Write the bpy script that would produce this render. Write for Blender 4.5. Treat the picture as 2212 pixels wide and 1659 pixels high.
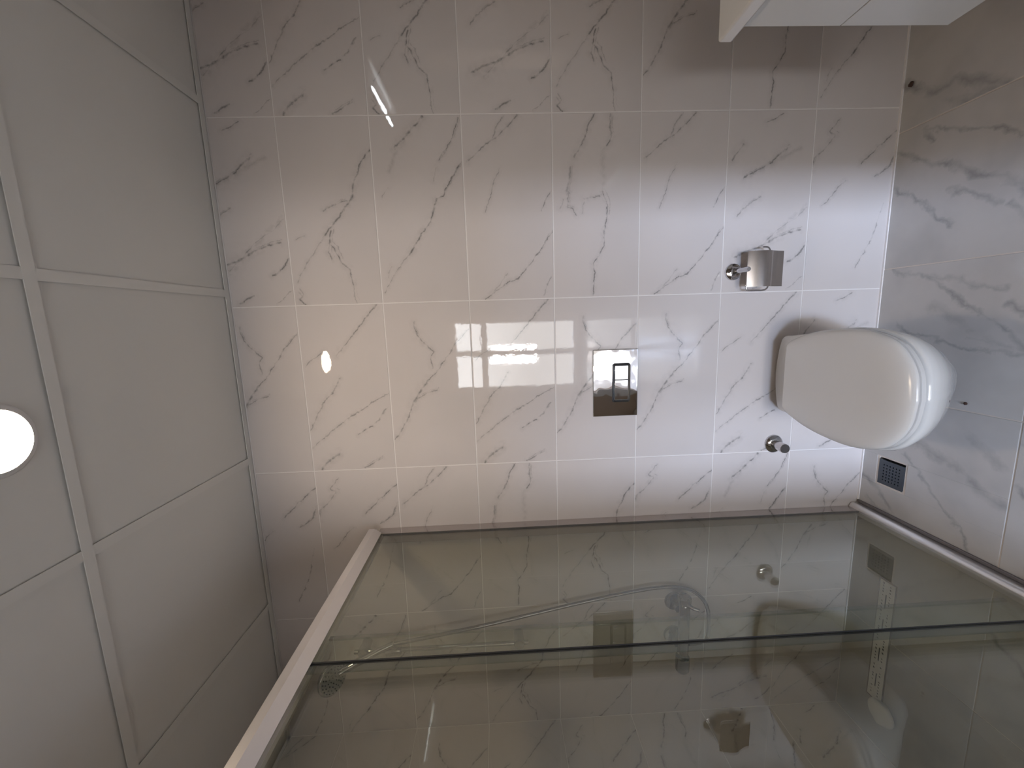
import bpy, bmesh, math, random
from mathutils import Vector, Matrix

for o in list(bpy.data.objects):
    bpy.data.objects.remove(o, do_unlink=True)
S = bpy.context.scene
COL = S.collection
random.seed(7)

# ------------------------------------------------------------------ camera
F_PX, W_PX = 870.65, 2212.0
cam_data = bpy.data.cameras.new('camera')
cam = bpy.data.objects.new('camera', cam_data)
COL.objects.link(cam)
cam_data.sensor_fit = 'HORIZONTAL'
cam_data.sensor_width = 36.0
cam_data.lens = F_PX * 36.0 / W_PX
cam_data.clip_start = 0.02
RIGHT = Vector((-0.03136151, -0.03926716, -0.99873647))
DOWN = Vector((-0.98720324, -0.1550921, 0.03709708))
FWD = Vector((-0.15635284, 0.98711931, -0.03390074))
M = Matrix(((RIGHT.x, -DOWN.x, -FWD.x, -0.07213666),
            (RIGHT.y, -DOWN.y, -FWD.y, -1.44713679),
            (RIGHT.z, -DOWN.z, -FWD.z, 1.40909341),
            (0, 0, 0, 1)))
cam.matrix_world = M
S.camera = cam

# ------------------------------------------------------------------ exposure, sky, daylight
S.view_settings.view_transform = 'Standard'
S.view_settings.look = 'None'
S.view_settings.gamma = 1.0
S.view_settings.use_curve_mapping = False
S.view_settings.exposure = 0.06

SKY = 14.5
DAY = 175.0
BLUE = 1950.0
LAMP = 140.0
BAR = 45.0

wd = bpy.data.worlds.new('sky')
S.world = wd
wd.use_nodes = True
nt = wd.node_tree
nt.nodes.clear()
wo = nt.nodes.new('ShaderNodeOutputWorld')
bg = nt.nodes.new('ShaderNodeBackground')
tc = nt.nodes.new('ShaderNodeTexCoord')
sx = nt.nodes.new('ShaderNodeSeparateXYZ')
rp = nt.nodes.new('ShaderNodeValToRGB')
mp = nt.nodes.new('ShaderNodeMapRange')
mp.inputs['From Min'].default_value = -1
mp.inputs['From Max'].default_value = 1
nt.links.new(tc.outputs['Generated'], sx.inputs[0])
nt.links.new(sx.outputs['Z'], mp.inputs['Value'])
nt.links.new(mp.outputs[0], rp.inputs[0])
rp.color_ramp.elements[0].position = 0.46
rp.color_ramp.elements[0].color = (0.55, 0.53, 0.52, 1)
rp.color_ramp.elements[1].position = 0.54
rp.color_ramp.elements[1].color = (0.95, 0.95, 0.97, 1)
nt.links.new(rp.outputs[0], bg.inputs['Color'])
bg.inputs['Strength'].default_value = SKY
nt.links.new(bg.outputs[0], wo.inputs[0])


def area(name, loc, rot, sx_, sy_, power, color, portal=False):
    l = bpy.data.lights.new(name, 'AREA')
    l.shape = 'RECTANGLE'
    l.size, l.size_y = sx_, sy_
    l.energy = power
    l.color = color
    if portal:
        l.cycles.is_portal = True
    o = bpy.data.objects.new(name, l)
    COL.objects.link(o)
    o.location = loc
    o.rotation_euler = rot
    return o


R90 = math.pi / 2
# bright sunlit ground and facades seen a little way off through the balcony door
area('daylight', (-1.07, -10.6, 0.9), (R90, 0, 0), 0.55, 1.4, DAY, (1.0, 0.91, 0.88))
# the brighter strip of blue sky above it
area('skylight', (-1.07, -10.6, 3.85), (R90, 0, 0), 0.55, 2.3, BLUE, (0.545, 0.69, 1.0))
# the balcony door opening guides the sky sampling
area('window_portal', (-0.64, -5.21, 1.07), (R90, 0, 0), 1.2, 2.1, 1.0, (1, 1, 1), portal=True)

WALL_VEINS = {
    'A': [
        (2.2,0.9,[(0.195,-0.147),(0.169,-0.122),(0.109,-0.09),(0.043,-0.071),(0.01,-0.044),(-0.029,-0.008),(-0.069,0.027)]),
        (1.2,0.6,[(-0.069,0.027),(-0.129,0.07),(-0.158,0.095),(-0.22,0.132)]),
        (3,0.5,[(0.043,-0.071),(0.01,-0.044),(-0.013,-0.023)]),
        (1.5,0.7,[(0.042,-0.067),(0.031,-0.023),(0.01,0.023)]),
        (1.6,0.9,[(-0.057,0.004),(-0.125,0.019),(-0.148,0.012)]),
        (1.8,0.9,[(-0.102,0.007),(-0.13,-0.009),(-0.164,-0.024),(-0.183,-0.049),(-0.203,-0.049),(-0.234,-0.054)]),
        (1,0.5,[(-0.234,-0.054),(-0.281,-0.057),(-0.297,-0.062)]),
        (1.8,0.9,[(-0.252,0.134),(-0.268,0.123),(-0.28,0.132),(-0.295,0.115)]),
        (1.2,0.6,[(-0.08,0.122),(-0.07,0.096)]),
    ],
    'B': [
        (10,0.28,[(-0.012,-0.143),(-0.064,-0.077),(-0.143,0.015),(-0.187,0.066)]),
        (1.5,0.7,[(-0.012,-0.143),(-0.047,-0.108),(-0.09,-0.036),(-0.143,0.015),(-0.187,0.066)]),
        (2.6,0.9,[(-0.091,-0.124),(-0.097,-0.083),(-0.118,-0.026),(-0.151,0.032),(-0.161,0.073),(-0.177,0.109)]),
        (2.2,0.95,[(-0.144,-0.145),(-0.166,-0.127),(-0.185,-0.11),(-0.198,-0.086)]),
        (2,0.8,[(-0.26,-0.016),(-0.287,0.034)]),
        (1.2,0.6,[(-0.248,-0.144),(-0.293,-0.088)]),
        (1.8,0.7,[(0.024,0.027),(0.002,0.064),(-0.039,0.108)]),
        (2.2,0.9,[(0.193,0.097),(0.144,0.136)]),
        (2.4,0.9,[(0.18,-0.055),(0.134,-0.005),(0.088,0.091)]),
        (1.5,0.8,[(0.287,-0.036),(0.259,0.018)]),
        (7,0.25,[(0.179,-0.104),(0.142,-0.026),(0.092,0.068)]),
    ],
    'C': [
        (2.5,0.9,[(0.294,-0.025),(0.245,0.022),(0.219,0.053),(0.2,0.071)]),
        (6,0.25,[(0.283,-0.014),(0.2,0.06),(0.129,0.096)]),
        (1.4,0.9,[(0.292,-0.144),(0.224,-0.116),(0.159,-0.071)]),
        (1.6,0.7,[(0.136,-0.06),(0.096,-0.049)]),
        (1.8,0.95,[(0.153,-0.146),(0.103,-0.109),(0.049,-0.077),(0.039,-0.055),(0.003,-0.045),(-0.034,-0.03),(-0.076,0.003),(-0.133,0.041)]),
        (3,0.6,[(0.039,-0.055),(0.003,-0.045),(-0.034,-0.03)]),
        (1.2,0.7,[(-0.133,0.041),(-0.175,0.082),(-0.224,0.116),(-0.265,0.141)]),
        (1.5,0.5,[(-0.177,0.112),(-0.214,0.124)]),
        (1.5,0.5,[(0.05,0.124),(0.078,0.103)]),
    ],
    'D': [
        (1.8,0.8,[(0.296,-0.037),(0.259,-0.002),(0.233,0.028),(0.222,0.048),(0.184,0.1),(0.153,0.139)]),
        (6,0.25,[(0.296,-0.037),(0.233,0.028),(0.222,0.048)]),
        (1.3,0.6,[(0.29,0.016),(0.241,0.043),(0.226,0.051)]),
        (1.2,0.7,[(0.135,0.028),(0.092,0.047),(0.05,0.059),(-0.006,0.082)]),
        (1.4,0.95,[(-0.078,-0.148),(-0.102,-0.125),(-0.135,-0.103),(-0.181,-0.067),(-0.222,-0.032),(-0.239,-0.01),(-0.235,0.004),(-0.253,0.031),(-0.275,0.063),(-0.296,0.093)]),
        (1,0.5,[(-0.211,0.013),(-0.27,0.062)]),
        (1.4,0.8,[(0.057,-0.145),(0.025,-0.124),(-0.007,-0.111)]),
        (1.5,0.6,[(-0.225,-0.14),(-0.288,-0.113)]),
    ],
    'E': [
        (1.9,0.85,[(0.293,0.012),(0.264,0.025),(0.221,0.042),(0.163,0.074)]),
        (3,0.6,[(0.131,0.089),(0.084,0.096),(0.045,0.101)]),
        (1.5,0.9,[(0.052,0.095),(0.003,0.099),(-0.001,0.083),(-0.022,0.068)]),
        (1,0.5,[(-0.018,0.052),(0.022,0.043)]),
        (1.8,0.9,[(0.297,-0.046),(0.254,-0.042),(0.227,-0.052),(0.196,-0.035)]),
        (3.5,0.4,[(0.297,-0.046),(0.227,-0.052)]),
        (1.5,0.95,[(0.054,-0.018),(0.009,-0.037),(-0.032,-0.036),(-0.082,-0.026),(-0.124,-0.025),(-0.157,-0.009),(-0.186,0.011),(-0.216,0.007),(-0.293,0.011)]),
        (9,0.18,[(0.189,-0.025),(0.057,-0.021)]),
        (1.5,0.7,[(0.03,0.044),(0.032,0.02),(0.038,-0.01)]),
        (1.5,0.7,[(0.028,0.113),(0.0,0.126)]),
    ],
    'G': [
        (1.6,0.85,[(0.295,-0.128),(0.247,-0.083),(0.174,-0.02),(0.122,0.03)]),
        (1.2,0.7,[(0.142,0.067),(0.107,0.119),(0.088,0.139)]),
        (1.6,0.8,[(0.041,0.027),(0.002,0.045),(-0.047,0.091),(-0.098,0.118),(-0.143,0.146)]),
        (3,0.4,[(-0.047,0.091),(-0.098,0.118)]),
        (1.5,0.85,[(-0.019,-0.144),(-0.046,-0.089),(-0.072,-0.05),(-0.102,0.003)]),
        (1.1,0.7,[(-0.102,0.003),(-0.178,0.105),(-0.21,0.143)]),
        (2.2,0.7,[(-0.075,-0.131),(-0.115,-0.104),(-0.125,-0.087)]),
        (1.7,0.95,[(-0.138,-0.076),(-0.166,-0.023)]),
        (2.4,0.9,[(-0.233,0.047),(-0.255,0.076),(-0.273,0.104),(-0.294,0.12)]),
        (1.8,0.8,[(-0.261,-0.103),(-0.278,-0.069),(-0.294,-0.037)]),
    ],
    'H': [
        (1.7,0.75,[(0.231,0.051),(0.186,0.041),(0.151,0.011),(0.126,-0.012),(0.1,-0.004),(0.067,-0.007)]),
        (3,0.35,[(0.186,0.041),(0.151,0.011),(0.126,-0.012)]),
        (1.4,0.8,[(0.201,-0.142),(0.155,-0.097),(0.066,-0.033),(0.022,0.012),(-0.028,0.052)]),
        (2.6,0.8,[(0.022,0.012),(-0.028,0.052),(-0.071,0.075)]),
        (1.6,0.8,[(-0.071,0.075),(-0.132,0.102),(-0.192,0.144)]),
        (1.5,0.75,[(-0.012,-0.017),(-0.026,0.019),(-0.042,0.057)]),
    ],
    'I': [
        (1.5,0.9,[(0.264,0.069),(0.229,0.097),(0.215,0.077),(0.17,0.117),(0.145,0.147)]),
        (2.2,0.7,[(0.17,0.117),(0.145,0.147),(0.095,0.154)]),
        (1.5,0.9,[(0.236,-0.147),(0.152,-0.05),(0.122,-0.021)]),
        (2.2,0.7,[(0.157,-0.143),(0.116,-0.126),(0.08,-0.076)]),
        (1.2,0.8,[(0.07,0.029),(-0.01,0.102)]),
        (1.8,0.9,[(0.077,0.156),(0.033,0.211),(-0.032,0.252),(-0.146,0.292)]),
        (1.8,0.7,[(-0.115,0.157),(-0.265,0.222)]),
        (1.6,0.7,[(-0.014,-0.116),(-0.129,-0.086),(-0.225,-0.037)]),
    ],
}
FLOOR_VEINS = {
    'P': [
        (8,0.5,[(0.159,0.214),(0.084,0.094),(0.046,0.008),(-0.013,-0.088),(-0.069,-0.148)]),
        (12,0.55,[(0.055,0.032),(-0.013,-0.088),(-0.069,-0.148)]),
        (7,0.55,[(0.2,0.138),(0.16,0.022),(0.133,-0.053),(0.076,-0.129)]),
        (7,0.5,[(0.2,0.138),(0.152,0.096)]),
        (7,0.5,[(0.04,0.217),(0.014,0.155),(-0.03,0.11),(-0.08,0.059),(-0.112,0.015)]),
        (9,0.5,[(-0.013,0.04),(-0.027,-0.008),(-0.066,-0.073),(-0.077,-0.091)]),
        (8,0.4,[(-0.091,-0.115),(-0.132,-0.156)]),
    ],
    'Q': [
        (8,0.5,[(0.24,0.204),(0.201,0.156),(0.182,0.058),(0.147,0.01),(0.1,-0.042),(0.042,-0.128),(-0.036,-0.202)]),
        (9,0.45,[(0.182,0.058),(0.18,-0.038),(0.148,-0.067),(0.135,-0.143)]),
        (10,0.5,[(0.088,-0.155),(0.062,-0.189)]),
        (6,0.5,[(0.034,0.154),(0.0,0.099),(-0.026,-0.024),(-0.048,-0.122),(-0.055,-0.204)]),
        (18,0.3,[(0.085,0.046),(0.048,-0.05),(-0.031,-0.129)]),
        (8,0.4,[(-0.007,-0.069),(-0.038,-0.172)]),
    ],
    'R': [
        (12,0.5,[(-0.075,0.219),(-0.144,0.129),(-0.141,0.054),(-0.188,-0.008),(-0.218,-0.079)]),
        (14,0.5,[(-0.18,0.084),(-0.219,0.012),(-0.227,-0.06)]),
    ],
    'S': [
        (5,0.5,[(0.037,0.074),(-0.049,-0.014),(-0.099,-0.063),(-0.151,-0.124),(-0.194,-0.152)]),
        (16,0.45,[(0.086,0.047),(0.069,-0.021),(0.047,-0.103),(-0.006,-0.146),(-0.027,-0.219)]),
        (9,0.5,[(-0.095,0.211),(-0.131,0.149),(-0.188,0.087)]),
        (7,0.4,[(-0.173,0.194),(-0.2,0.134),(-0.198,0.064)]),
        (14,0.3,[(0.154,-0.105),(0.085,-0.193)]),
    ],
}

# ------------------------------------------------------------------ helpers
def obj(name, me, mat=None, parent=None, loc=None, kind=None, label=None, cat=None, group=None, rot=None):
    o = bpy.data.objects.new(name, me)
    COL.objects.link(o)
    if parent is not None:
        o.parent = parent
    if loc is not None:
        o.location = loc
    if rot is not None:
        o.rotation_euler = rot
    if mat is not None and me is not None and len(me.materials) == 0:
        me.materials.append(mat)
    for k, v in (('kind', kind), ('label', label), ('category', cat), ('group', group)):
        if v:
            o[k] = v
    return o


def mesh(name, verts, faces, smooth=False, angle=None):
    me = bpy.data.meshes.new(name)
    me.from_pydata([tuple(v) for v in verts], [], faces)
    bm = bmesh.new()
    bm.from_mesh(me)
    bmesh.ops.recalc_face_normals(bm, faces=bm.faces)
    bm.to_mesh(me)
    bm.free()
    if smooth:
        me.shade_smooth()
        if angle:
            me.set_sharp_from_angle(angle=math.radians(angle))
    me.update()
    return me


class MB:
    """collects simple solids into one mesh"""
    def __init__(self):
        self.v, self.f = [], []

    def add(self, verts, faces):
        n = len(self.v)
        self.v += [tuple(p) for p in verts]
        self.f += [tuple(i + n for i in f) for f in faces]
        return self

    def box(self, x0, x1, y0, y1, z0, z1):
        v = [(x0, y0, z0), (x1, y0, z0), (x1, y1, z0), (x0, y1, z0), (x0, y0, z1), (x1, y0, z1), (x1, y1, z1), (x0, y1, z1)]
        return self.add(v, [(0, 3, 2, 1), (4, 5, 6, 7), (0, 1, 5, 4), (1, 2, 6, 5), (2, 3, 7, 6), (3, 0, 4, 7)])

    def tube(self, pts, r, seg=12, caps=True):
        pts = [Vector(p) for p in pts]
        rs = r if isinstance(r, (list, tuple)) else [r] * len(pts)
        t0 = (pts[1] - pts[0]).normalized()
        up = Vector((0, 0, 1)) if abs(t0.z) < .9 else Vector((1, 0, 0))
        nrm = (up - t0 * up.dot(t0)).normalized()
        V, Fc = [], []
        for i, p in enumerate(pts):
            if i == 0:
                t = t0
            elif i == len(pts) - 1:
                t = (pts[i] - pts[i - 1]).normalized()
            else:
                t = ((pts[i + 1] - p).normalized() + (p - pts[i - 1]).normalized()).normalized()
            nrm = (nrm - t * nrm.dot(t)).normalized()
            b = t.cross(nrm)
            for k in range(seg):
                a = 2 * math.pi * k / seg
                V.append(p + (nrm * math.cos(a) + b * math.sin(a)) * rs[i])
        for i in range(len(pts) - 1):
            for k in range(seg):
                k2 = (k + 1) % seg
                Fc.append((i * seg + k, i * seg + k2, (i + 1) * seg + k2, (i + 1) * seg + k))
        if caps:
            Fc.append(tuple(range(seg))[::-1])
            Fc.append(tuple((len(pts) - 1) * seg + k for k in range(seg)))
        return self.add(V, Fc)

    def lathe(self, prof, origin, axis, seg=40):
        """prof: (radius, distance along axis) pairs"""
        o, ax = Vector(origin), Vector(axis).normalized()
        up = Vector((0, 0, 1)) if abs(ax.z) < .9 else Vector((1, 0, 0))
        n = (up - ax * up.dot(ax)).normalized()
        b = ax.cross(n)
        V, Fc = [], []
        for r, h in prof:
            for k in range(seg):
                a = 2 * math.pi * k / seg
                V.append(o + ax * h + (n * math.cos(a) + b * math.sin(a)) * max(r, 1e-5))
        for i in range(len(prof) - 1):
            for k in range(seg):
                k2 = (k + 1) % seg
                Fc.append((i * seg + k, i * seg + k2, (i + 1) * seg + k2, (i + 1) * seg + k))
        Fc.append(tuple(range(seg))[::-1])
        Fc.append(tuple((len(prof) - 1) * seg + k for k in range(seg)))
        return self.add(V, Fc)

    def loft(self, rings):
        n = len(rings[0])
        V = [p for r in rings for p in r]
        Fc = []
        for i in range(len(rings) - 1):
            for k in range(n):
                k2 = (k + 1) % n
                Fc.append((i * n + k, i * n + k2, (i + 1) * n + k2, (i + 1) * n + k))
        Fc.append(tuple(range(n))[::-1])
        Fc.append(tuple((len(rings) - 1) * n + k for k in range(n)))
        return self.add(V, Fc)

    def build(self, name, mat, parent=None, smooth=False, angle=35, bevel=0, seg=2, **kw):
        me = mesh(name, self.v, self.f, smooth or bevel > 0, angle)
        o = obj(name, me, mat, parent, **kw)
        if bevel:
            m = o.modifiers.new('bevel', 'BEVEL')
            m.width = bevel
            m.segments = seg
            m.limit_method = 'ANGLE'
            m.angle_limit = math.radians(40)
            m.harden_normals = False
        return o


def catmull(pts, n=8, closed=False):
    P = [Vector(p) for p in pts]
    out = []
    N = len(P)
    rng = range(N) if closed else range(N - 1)
    for i in rng:
        if closed:
            p0, p1, p2, p3 = P[i - 1], P[i], P[(i + 1) % N], P[(i + 2) % N]
        else:
            p0, p1, p2, p3 = P[max(i - 1, 0)], P[i], P[i + 1], P[min(i + 2, N - 1)]
        for k in range(n):
            t = k / n
            out.append(0.5 * ((2 * p1) + (p2 - p0) * t + (2 * p0 - 5 * p1 + 4 * p2 - p3) * t * t + (3 * p1 - p0 - 3 * p2 + p3) * t ** 3))
    if not closed:
        out.append(P[-1])
    return out


def thing(name, label, cat, loc=(0, 0, 0), group=None):
    o = bpy.data.objects.new(name, None)
    o.empty_display_size = 0.05
    COL.objects.link(o)
    o.location = loc
    o['label'] = label
    o['category'] = cat
    if group:
        o['group'] = group
    return o


# ------------------------------------------------------------------ materials
def new_mat(name):
    m = bpy.data.materials.new(name)
    m.use_nodes = True
    m.node_tree.nodes.clear()
    return m, m.node_tree.nodes, m.node_tree.links


def principled(name, color, rough=0.4, metal=0.0, spec=0.5, coat=0.0, noise=None, bump=None, emission=None, aniso=0.0):
    m, n, l = new_mat(name)
    out = n.new('ShaderNodeOutputMaterial')
    b = n.new('ShaderNodeBsdfPrincipled')
    b.inputs['Base Color'].default_value = (*color, 1)
    b.inputs['Roughness'].default_value = rough
    b.inputs['Metallic'].default_value = metal
    b.inputs['Specular IOR Level'].default_value = spec
    b.inputs['Coat Weight'].default_value = coat
    b.inputs['Coat Roughness'].default_value = 0.03
    b.inputs['Anisotropic'].default_value = aniso
    l.new(b.outputs[0], out.inputs[0])
    t = n.new('ShaderNodeTexCoord')
    if noise:
        sc, amt = noise
        nz = n.new('ShaderNodeTexNoise')
        nz.inputs['Scale'].default_value = sc
        nz.inputs['Detail'].default_value = 5
        l.new(t.outputs['Object'], nz.inputs['Vector'])
        hs = n.new('ShaderNodeHueSaturation')
        hs.inputs['Color'].default_value = (*color, 1)
        mr = n.new('ShaderNodeMapRange')
        mr.inputs['To Min'].default_value = 1 - amt
        mr.inputs['To Max'].default_value = 1 + amt
        l.new(nz.outputs['Fac'], mr.inputs['Value'])
        l.new(mr.outputs[0], hs.inputs['Value'])
        l.new(hs.outputs[0], b.inputs['Base Color'])
    if bump:
        sc, st, di = bump
        nb = n.new('ShaderNodeTexNoise')
        nb.inputs['Scale'].default_value = sc
        nb.inputs['Detail'].default_value = 2
        l.new(t.outputs['Object'], nb.inputs['Vector'])
        bp = n.new('ShaderNodeBump')
        bp.inputs['Strength'].default_value = st
        bp.inputs['Distance'].default_value = di
        l.new(nb.outputs['Fac'], bp.inputs['Height'])
        l.new(bp.outputs[0], b.inputs['Normal'])
    if emission:
        b.inputs['Emission Color'].default_value = (*emission[0], 1)
        b.inputs['Emission Strength'].default_value = emission[1]
    return m


def glass_mat(name, tint, rough=0.0, ior=1.52):
    """thin clear sheet: straight transmission with a tint, Fresnel reflection on each face"""
    m, n, l = new_mat(name)
    out = n.new('ShaderNodeOutputMaterial')
    tr = n.new('ShaderNodeBsdfTransparent')
    tr.inputs[0].default_value = (*tint, 1)
    gl = n.new('ShaderNodeBsdfGlossy')
    gl.inputs['Roughness'].default_value = rough
    gl.inputs[0].default_value = (0.95, 0.97, 0.95, 1)
    geo = n.new('ShaderNodeNewGeometry')
    mr = n.new('ShaderNodeMapRange')
    mr.inputs['To Min'].default_value = ior
    mr.inputs['To Max'].default_value = 1 / ior
    l.new(geo.outputs['Backfacing'], mr.inputs['Value'])
    fr = n.new('ShaderNodeFresnel')
    l.new(mr.outputs[0], fr.inputs['IOR'])
    mx = n.new('ShaderNodeMixShader')
    l.new(fr.outputs[0], mx.inputs[0])
    l.new(tr.outputs[0], mx.inputs[1])
    l.new(gl.outputs[0], mx.inputs[2])
    l.new(mx.outputs[0], out.inputs[0])
    return m


# vein segment: smooth mask around the segment A..A+B (B given with its inverse squared length)
vg = bpy.data.node_groups.new('vein_segment', 'ShaderNodeTree')
for nm, tp in (('P', 'NodeSocketVector'), ('A', 'NodeSocketVector'), ('B', 'NodeSocketVector'), ('InvLen2', 'NodeSocketFloat'),
               ('Width', 'NodeSocketFloat'), ('Strength', 'NodeSocketFloat'), ('Prev', 'NodeSocketFloat')):
    vg.interface.new_socket(nm, in_out='INPUT', socket_type=tp)
vg.interface.new_socket('Mask', in_out='OUTPUT', socket_type='NodeSocketFloat')
gi = vg.nodes.new('NodeGroupInput')
go = vg.nodes.new('NodeGroupOutput')


def vm(op):
    q = vg.nodes.new('ShaderNodeVectorMath')
    q.operation = op
    return q


def fm(op, clamp=False):
    q = vg.nodes.new('ShaderNodeMath')
    q.operation = op
    q.use_clamp = clamp
    return q


pa = vm('SUBTRACT'); vg.links.new(gi.outputs['P'], pa.inputs[0]); vg.links.new(gi.outputs['A'], pa.inputs[1])
dt = vm('DOT_PRODUCT'); vg.links.new(pa.outputs[0], dt.inputs[0]); vg.links.new(gi.outputs['B'], dt.inputs[1])
hh = fm('MULTIPLY', True); vg.links.new(dt.outputs['Value'], hh.inputs[0]); vg.links.new(gi.outputs['InvLen2'], hh.inputs[1])
sb = vm('SCALE'); vg.links.new(gi.outputs['B'], sb.inputs[0]); vg.links.new(hh.outputs[0], sb.inputs['Scale'])
df = vm('SUBTRACT'); vg.links.new(pa.outputs[0], df.inputs[0]); vg.links.new(sb.outputs[0], df.inputs[1])
ln = vm('LENGTH'); vg.links.new(df.outputs[0], ln.inputs[0])
dv = fm('DIVIDE'); vg.links.new(ln.outputs['Value'], dv.inputs[0]); vg.links.new(gi.outputs['Width'], dv.inputs[1])
inv = fm('SUBTRACT', True); inv.inputs[0].default_value = 1.0; vg.links.new(dv.outputs[0], inv.inputs[1])
hz = fm('MULTIPLY_ADD', True); vg.links.new(dv.outputs[0], hz.inputs[0]); hz.inputs[1].default_value = -0.2; hz.inputs[2].default_value = 1.0
hz2 = fm('MULTIPLY'); vg.links.new(hz.outputs[0], hz2.inputs[0]); hz2.inputs[1].default_value = 0.20
hz3 = fm('MAXIMUM'); vg.links.new(hz2.outputs[0], hz3.inputs[0]); vg.links.new(inv.outputs[0], hz3.inputs[1])
ms = fm('MULTIPLY'); vg.links.new(hz3.outputs[0], ms.inputs[0]); vg.links.new(gi.outputs['Strength'], ms.inputs[1])
mxm = fm('MAXIMUM'); vg.links.new(ms.outputs[0], mxm.inputs[0]); vg.links.new(gi.outputs['Prev'], mxm.inputs[1])
vg.links.new(mxm.outputs[0], go.inputs[0])


def marble(name, veins, plane, base, vein_col, rough, warp, wscale, cloud, spec=0.5, fine=1.0):
    """printed porcelain: traced veins in the tile's own coordinates, roughened by noise"""
    m, n, l = new_mat(name)
    out = n.new('ShaderNodeOutputMaterial')
    b = n.new('ShaderNodeBsdfPrincipled')
    l.new(b.outputs[0], out.inputs[0])
    b.inputs['Roughness'].default_value = rough
    b.inputs['Specular IOR Level'].default_value = spec
    t = n.new('ShaderNodeTexCoord')
    # flatten to the tile face
    fl = n.new('ShaderNodeVectorMath'); fl.operation = 'MULTIPLY'
    fl.inputs[1].default_value = (1, 0, 1) if plane == 'xz' else (1, 1, 0)
    l.new(t.outputs['Object'], fl.inputs[0])

    def warped(src, scale, amt, detail):
        nz = n.new('ShaderNodeTexNoise')
        nz.inputs['Scale'].default_value = scale
        nz.inputs['Detail'].default_value = detail
        nz.inputs['Roughness'].default_value = 0.6
        l.new(fl.outputs[0], nz.inputs['Vector'])
        s = n.new('ShaderNodeVectorMath'); s.operation = 'SUBTRACT'
        s.inputs[1].default_value = (.5, .5, .5)
        l.new(nz.outputs['Color'], s.inputs[0])
        k = n.new('ShaderNodeVectorMath'); k.operation = 'MULTIPLY'
        k.inputs[1].default_value = (amt, 0, amt) if plane == 'xz' else (amt, amt, 0)
        l.new(s.outputs[0], k.inputs[0])
        a = n.new('ShaderNodeVectorMath'); a.operation = 'ADD'
        l.new(src, a.inputs[0]); l.new(k.outputs[0], a.inputs[1])
        return a.outputs[0]
    P = warped(warped(fl.outputs[0], wscale, warp, 4), wscale * 3.2, warp * .45, 3)
    prev = None
    vr_ = random.Random(len(veins) * 7 + len(name))
    extra = []
    if plane == 'xz':
        for w, s, pts in veins:
            if len(pts) > 2 and w < 4:
                ox_, oz_ = vr_.uniform(.004, .011), vr_.uniform(-.010, -.003)
                extra.append((w * .55, s * .55, [(p[0] + ox_, p[1] + oz_) for p in pts[:3]]))
    for w, s, pts in list(veins) + extra:
        for (a0, a1), (b0, b1) in zip(pts[:-1], pts[1:]):
            g = n.new('ShaderNodeGroup'); g.node_tree = vg
            d0, d1 = b0 - a0, b1 - a1
            g.inputs['A'].default_value = (a0, 0, a1) if plane == 'xz' else (a0, a1, 0)
            g.inputs['B'].default_value = (d0, 0, d1) if plane == 'xz' else (d0, d1, 0)
            g.inputs['InvLen2'].default_value = 1 / max(d0 * d0 + d1 * d1, 1e-8)
            g.inputs['Width'].default_value = w * 0.001 * fine * (2.3 if w < 5 else 1.9)
            g.inputs['Strength'].default_value = s
            l.new(P, g.inputs['P'])
            if prev is not None:
                l.new(prev, g.inputs['Prev'])
            prev = g.outputs[0]
    # break the veins up
    br = n.new('ShaderNodeTexNoise')
    br.inputs['Scale'].default_value = 42 if plane == 'xz' else 14
    br.inputs['Detail'].default_value = 4
    l.new(fl.outputs[0], br.inputs['Vector'])
    bm_ = n.new('ShaderNodeMapRange')
    bm_.inputs['From Min'].default_value = 0.40
    bm_.inputs['From Max'].default_value = 0.58
    bm_.inputs['To Min'].default_value = 0.22 if plane == 'xz' else 0.5
    bm_.inputs['To Max'].default_value = 1.0
    l.new(br.outputs['Fac'], bm_.inputs['Value'])
    mm = n.new('ShaderNodeMath'); mm.operation = 'MULTIPLY'
    l.new(prev, mm.inputs[0]); l.new(bm_.outputs[0], mm.inputs[1])
    # soft grey clouds and the slight tone difference from tile to tile
    cn = n.new('ShaderNodeTexNoise')
    cn.inputs['Scale'].default_value = cloud[0]
    cn.inputs['Detail'].default_value = 3
    l.new(t.outputs['Object'], cn.inputs['Vector'])
    cr = n.new('ShaderNodeMapRange')
    cr.inputs['From Min'].default_value = 0.45
    cr.inputs['From Max'].default_value = 0.75
    cr.inputs['To Min'].default_value = 0
    cr.inputs['To Max'].default_value = cloud[1]
    l.new(cn.outputs['Fac'], cr.inputs['Value'])
    mx2 = n.new('ShaderNodeMath'); mx2.operation = 'MAXIMUM'
    l.new(mm.outputs[0], mx2.inputs[0]); l.new(cr.outputs[0], mx2.inputs[1])
    oi = n.new('ShaderNodeObjectInfo')
    vr = n.new('ShaderNodeMapRange')
    vr.inputs['To Min'].default_value = 0.975
    vr.inputs['To Max'].default_value = 1.02
    l.new(oi.outputs['Random'], vr.inputs['Value'])
    mc = n.new('ShaderNodeMix'); mc.data_type = 'RGBA'
    mc.inputs[6].default_value = (*base, 1)
    mc.inputs[7].default_value = (*vein_col, 1)
    l.new(mx2.outputs[0], mc.inputs[0])
    hs = n.new('ShaderNodeHueSaturation')
    l.new(mc.outputs[2], hs.inputs['Color']); l.new(vr.outputs[0], hs.inputs['Value'])
    l.new(hs.outputs[0], b.inputs['Base Color'])
    # faint orange-peel of the glaze
    bn = n.new('ShaderNodeTexNoise')
    bn.inputs['Scale'].default_value = 75
    bn.inputs['Detail'].default_value = 1
    l.new(t.outputs['Object'], bn.inputs['Vector'])
    bp = n.new('ShaderNodeBump')
    bp.inputs['Strength'].default_value = 0.065
    bp.inputs['Distance'].default_value = 0.0006
    l.new(bn.outputs['Fac'], bp.inputs['Height'])
    l.new(bp.outputs[0], b.inputs['Normal'])
    return m


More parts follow.
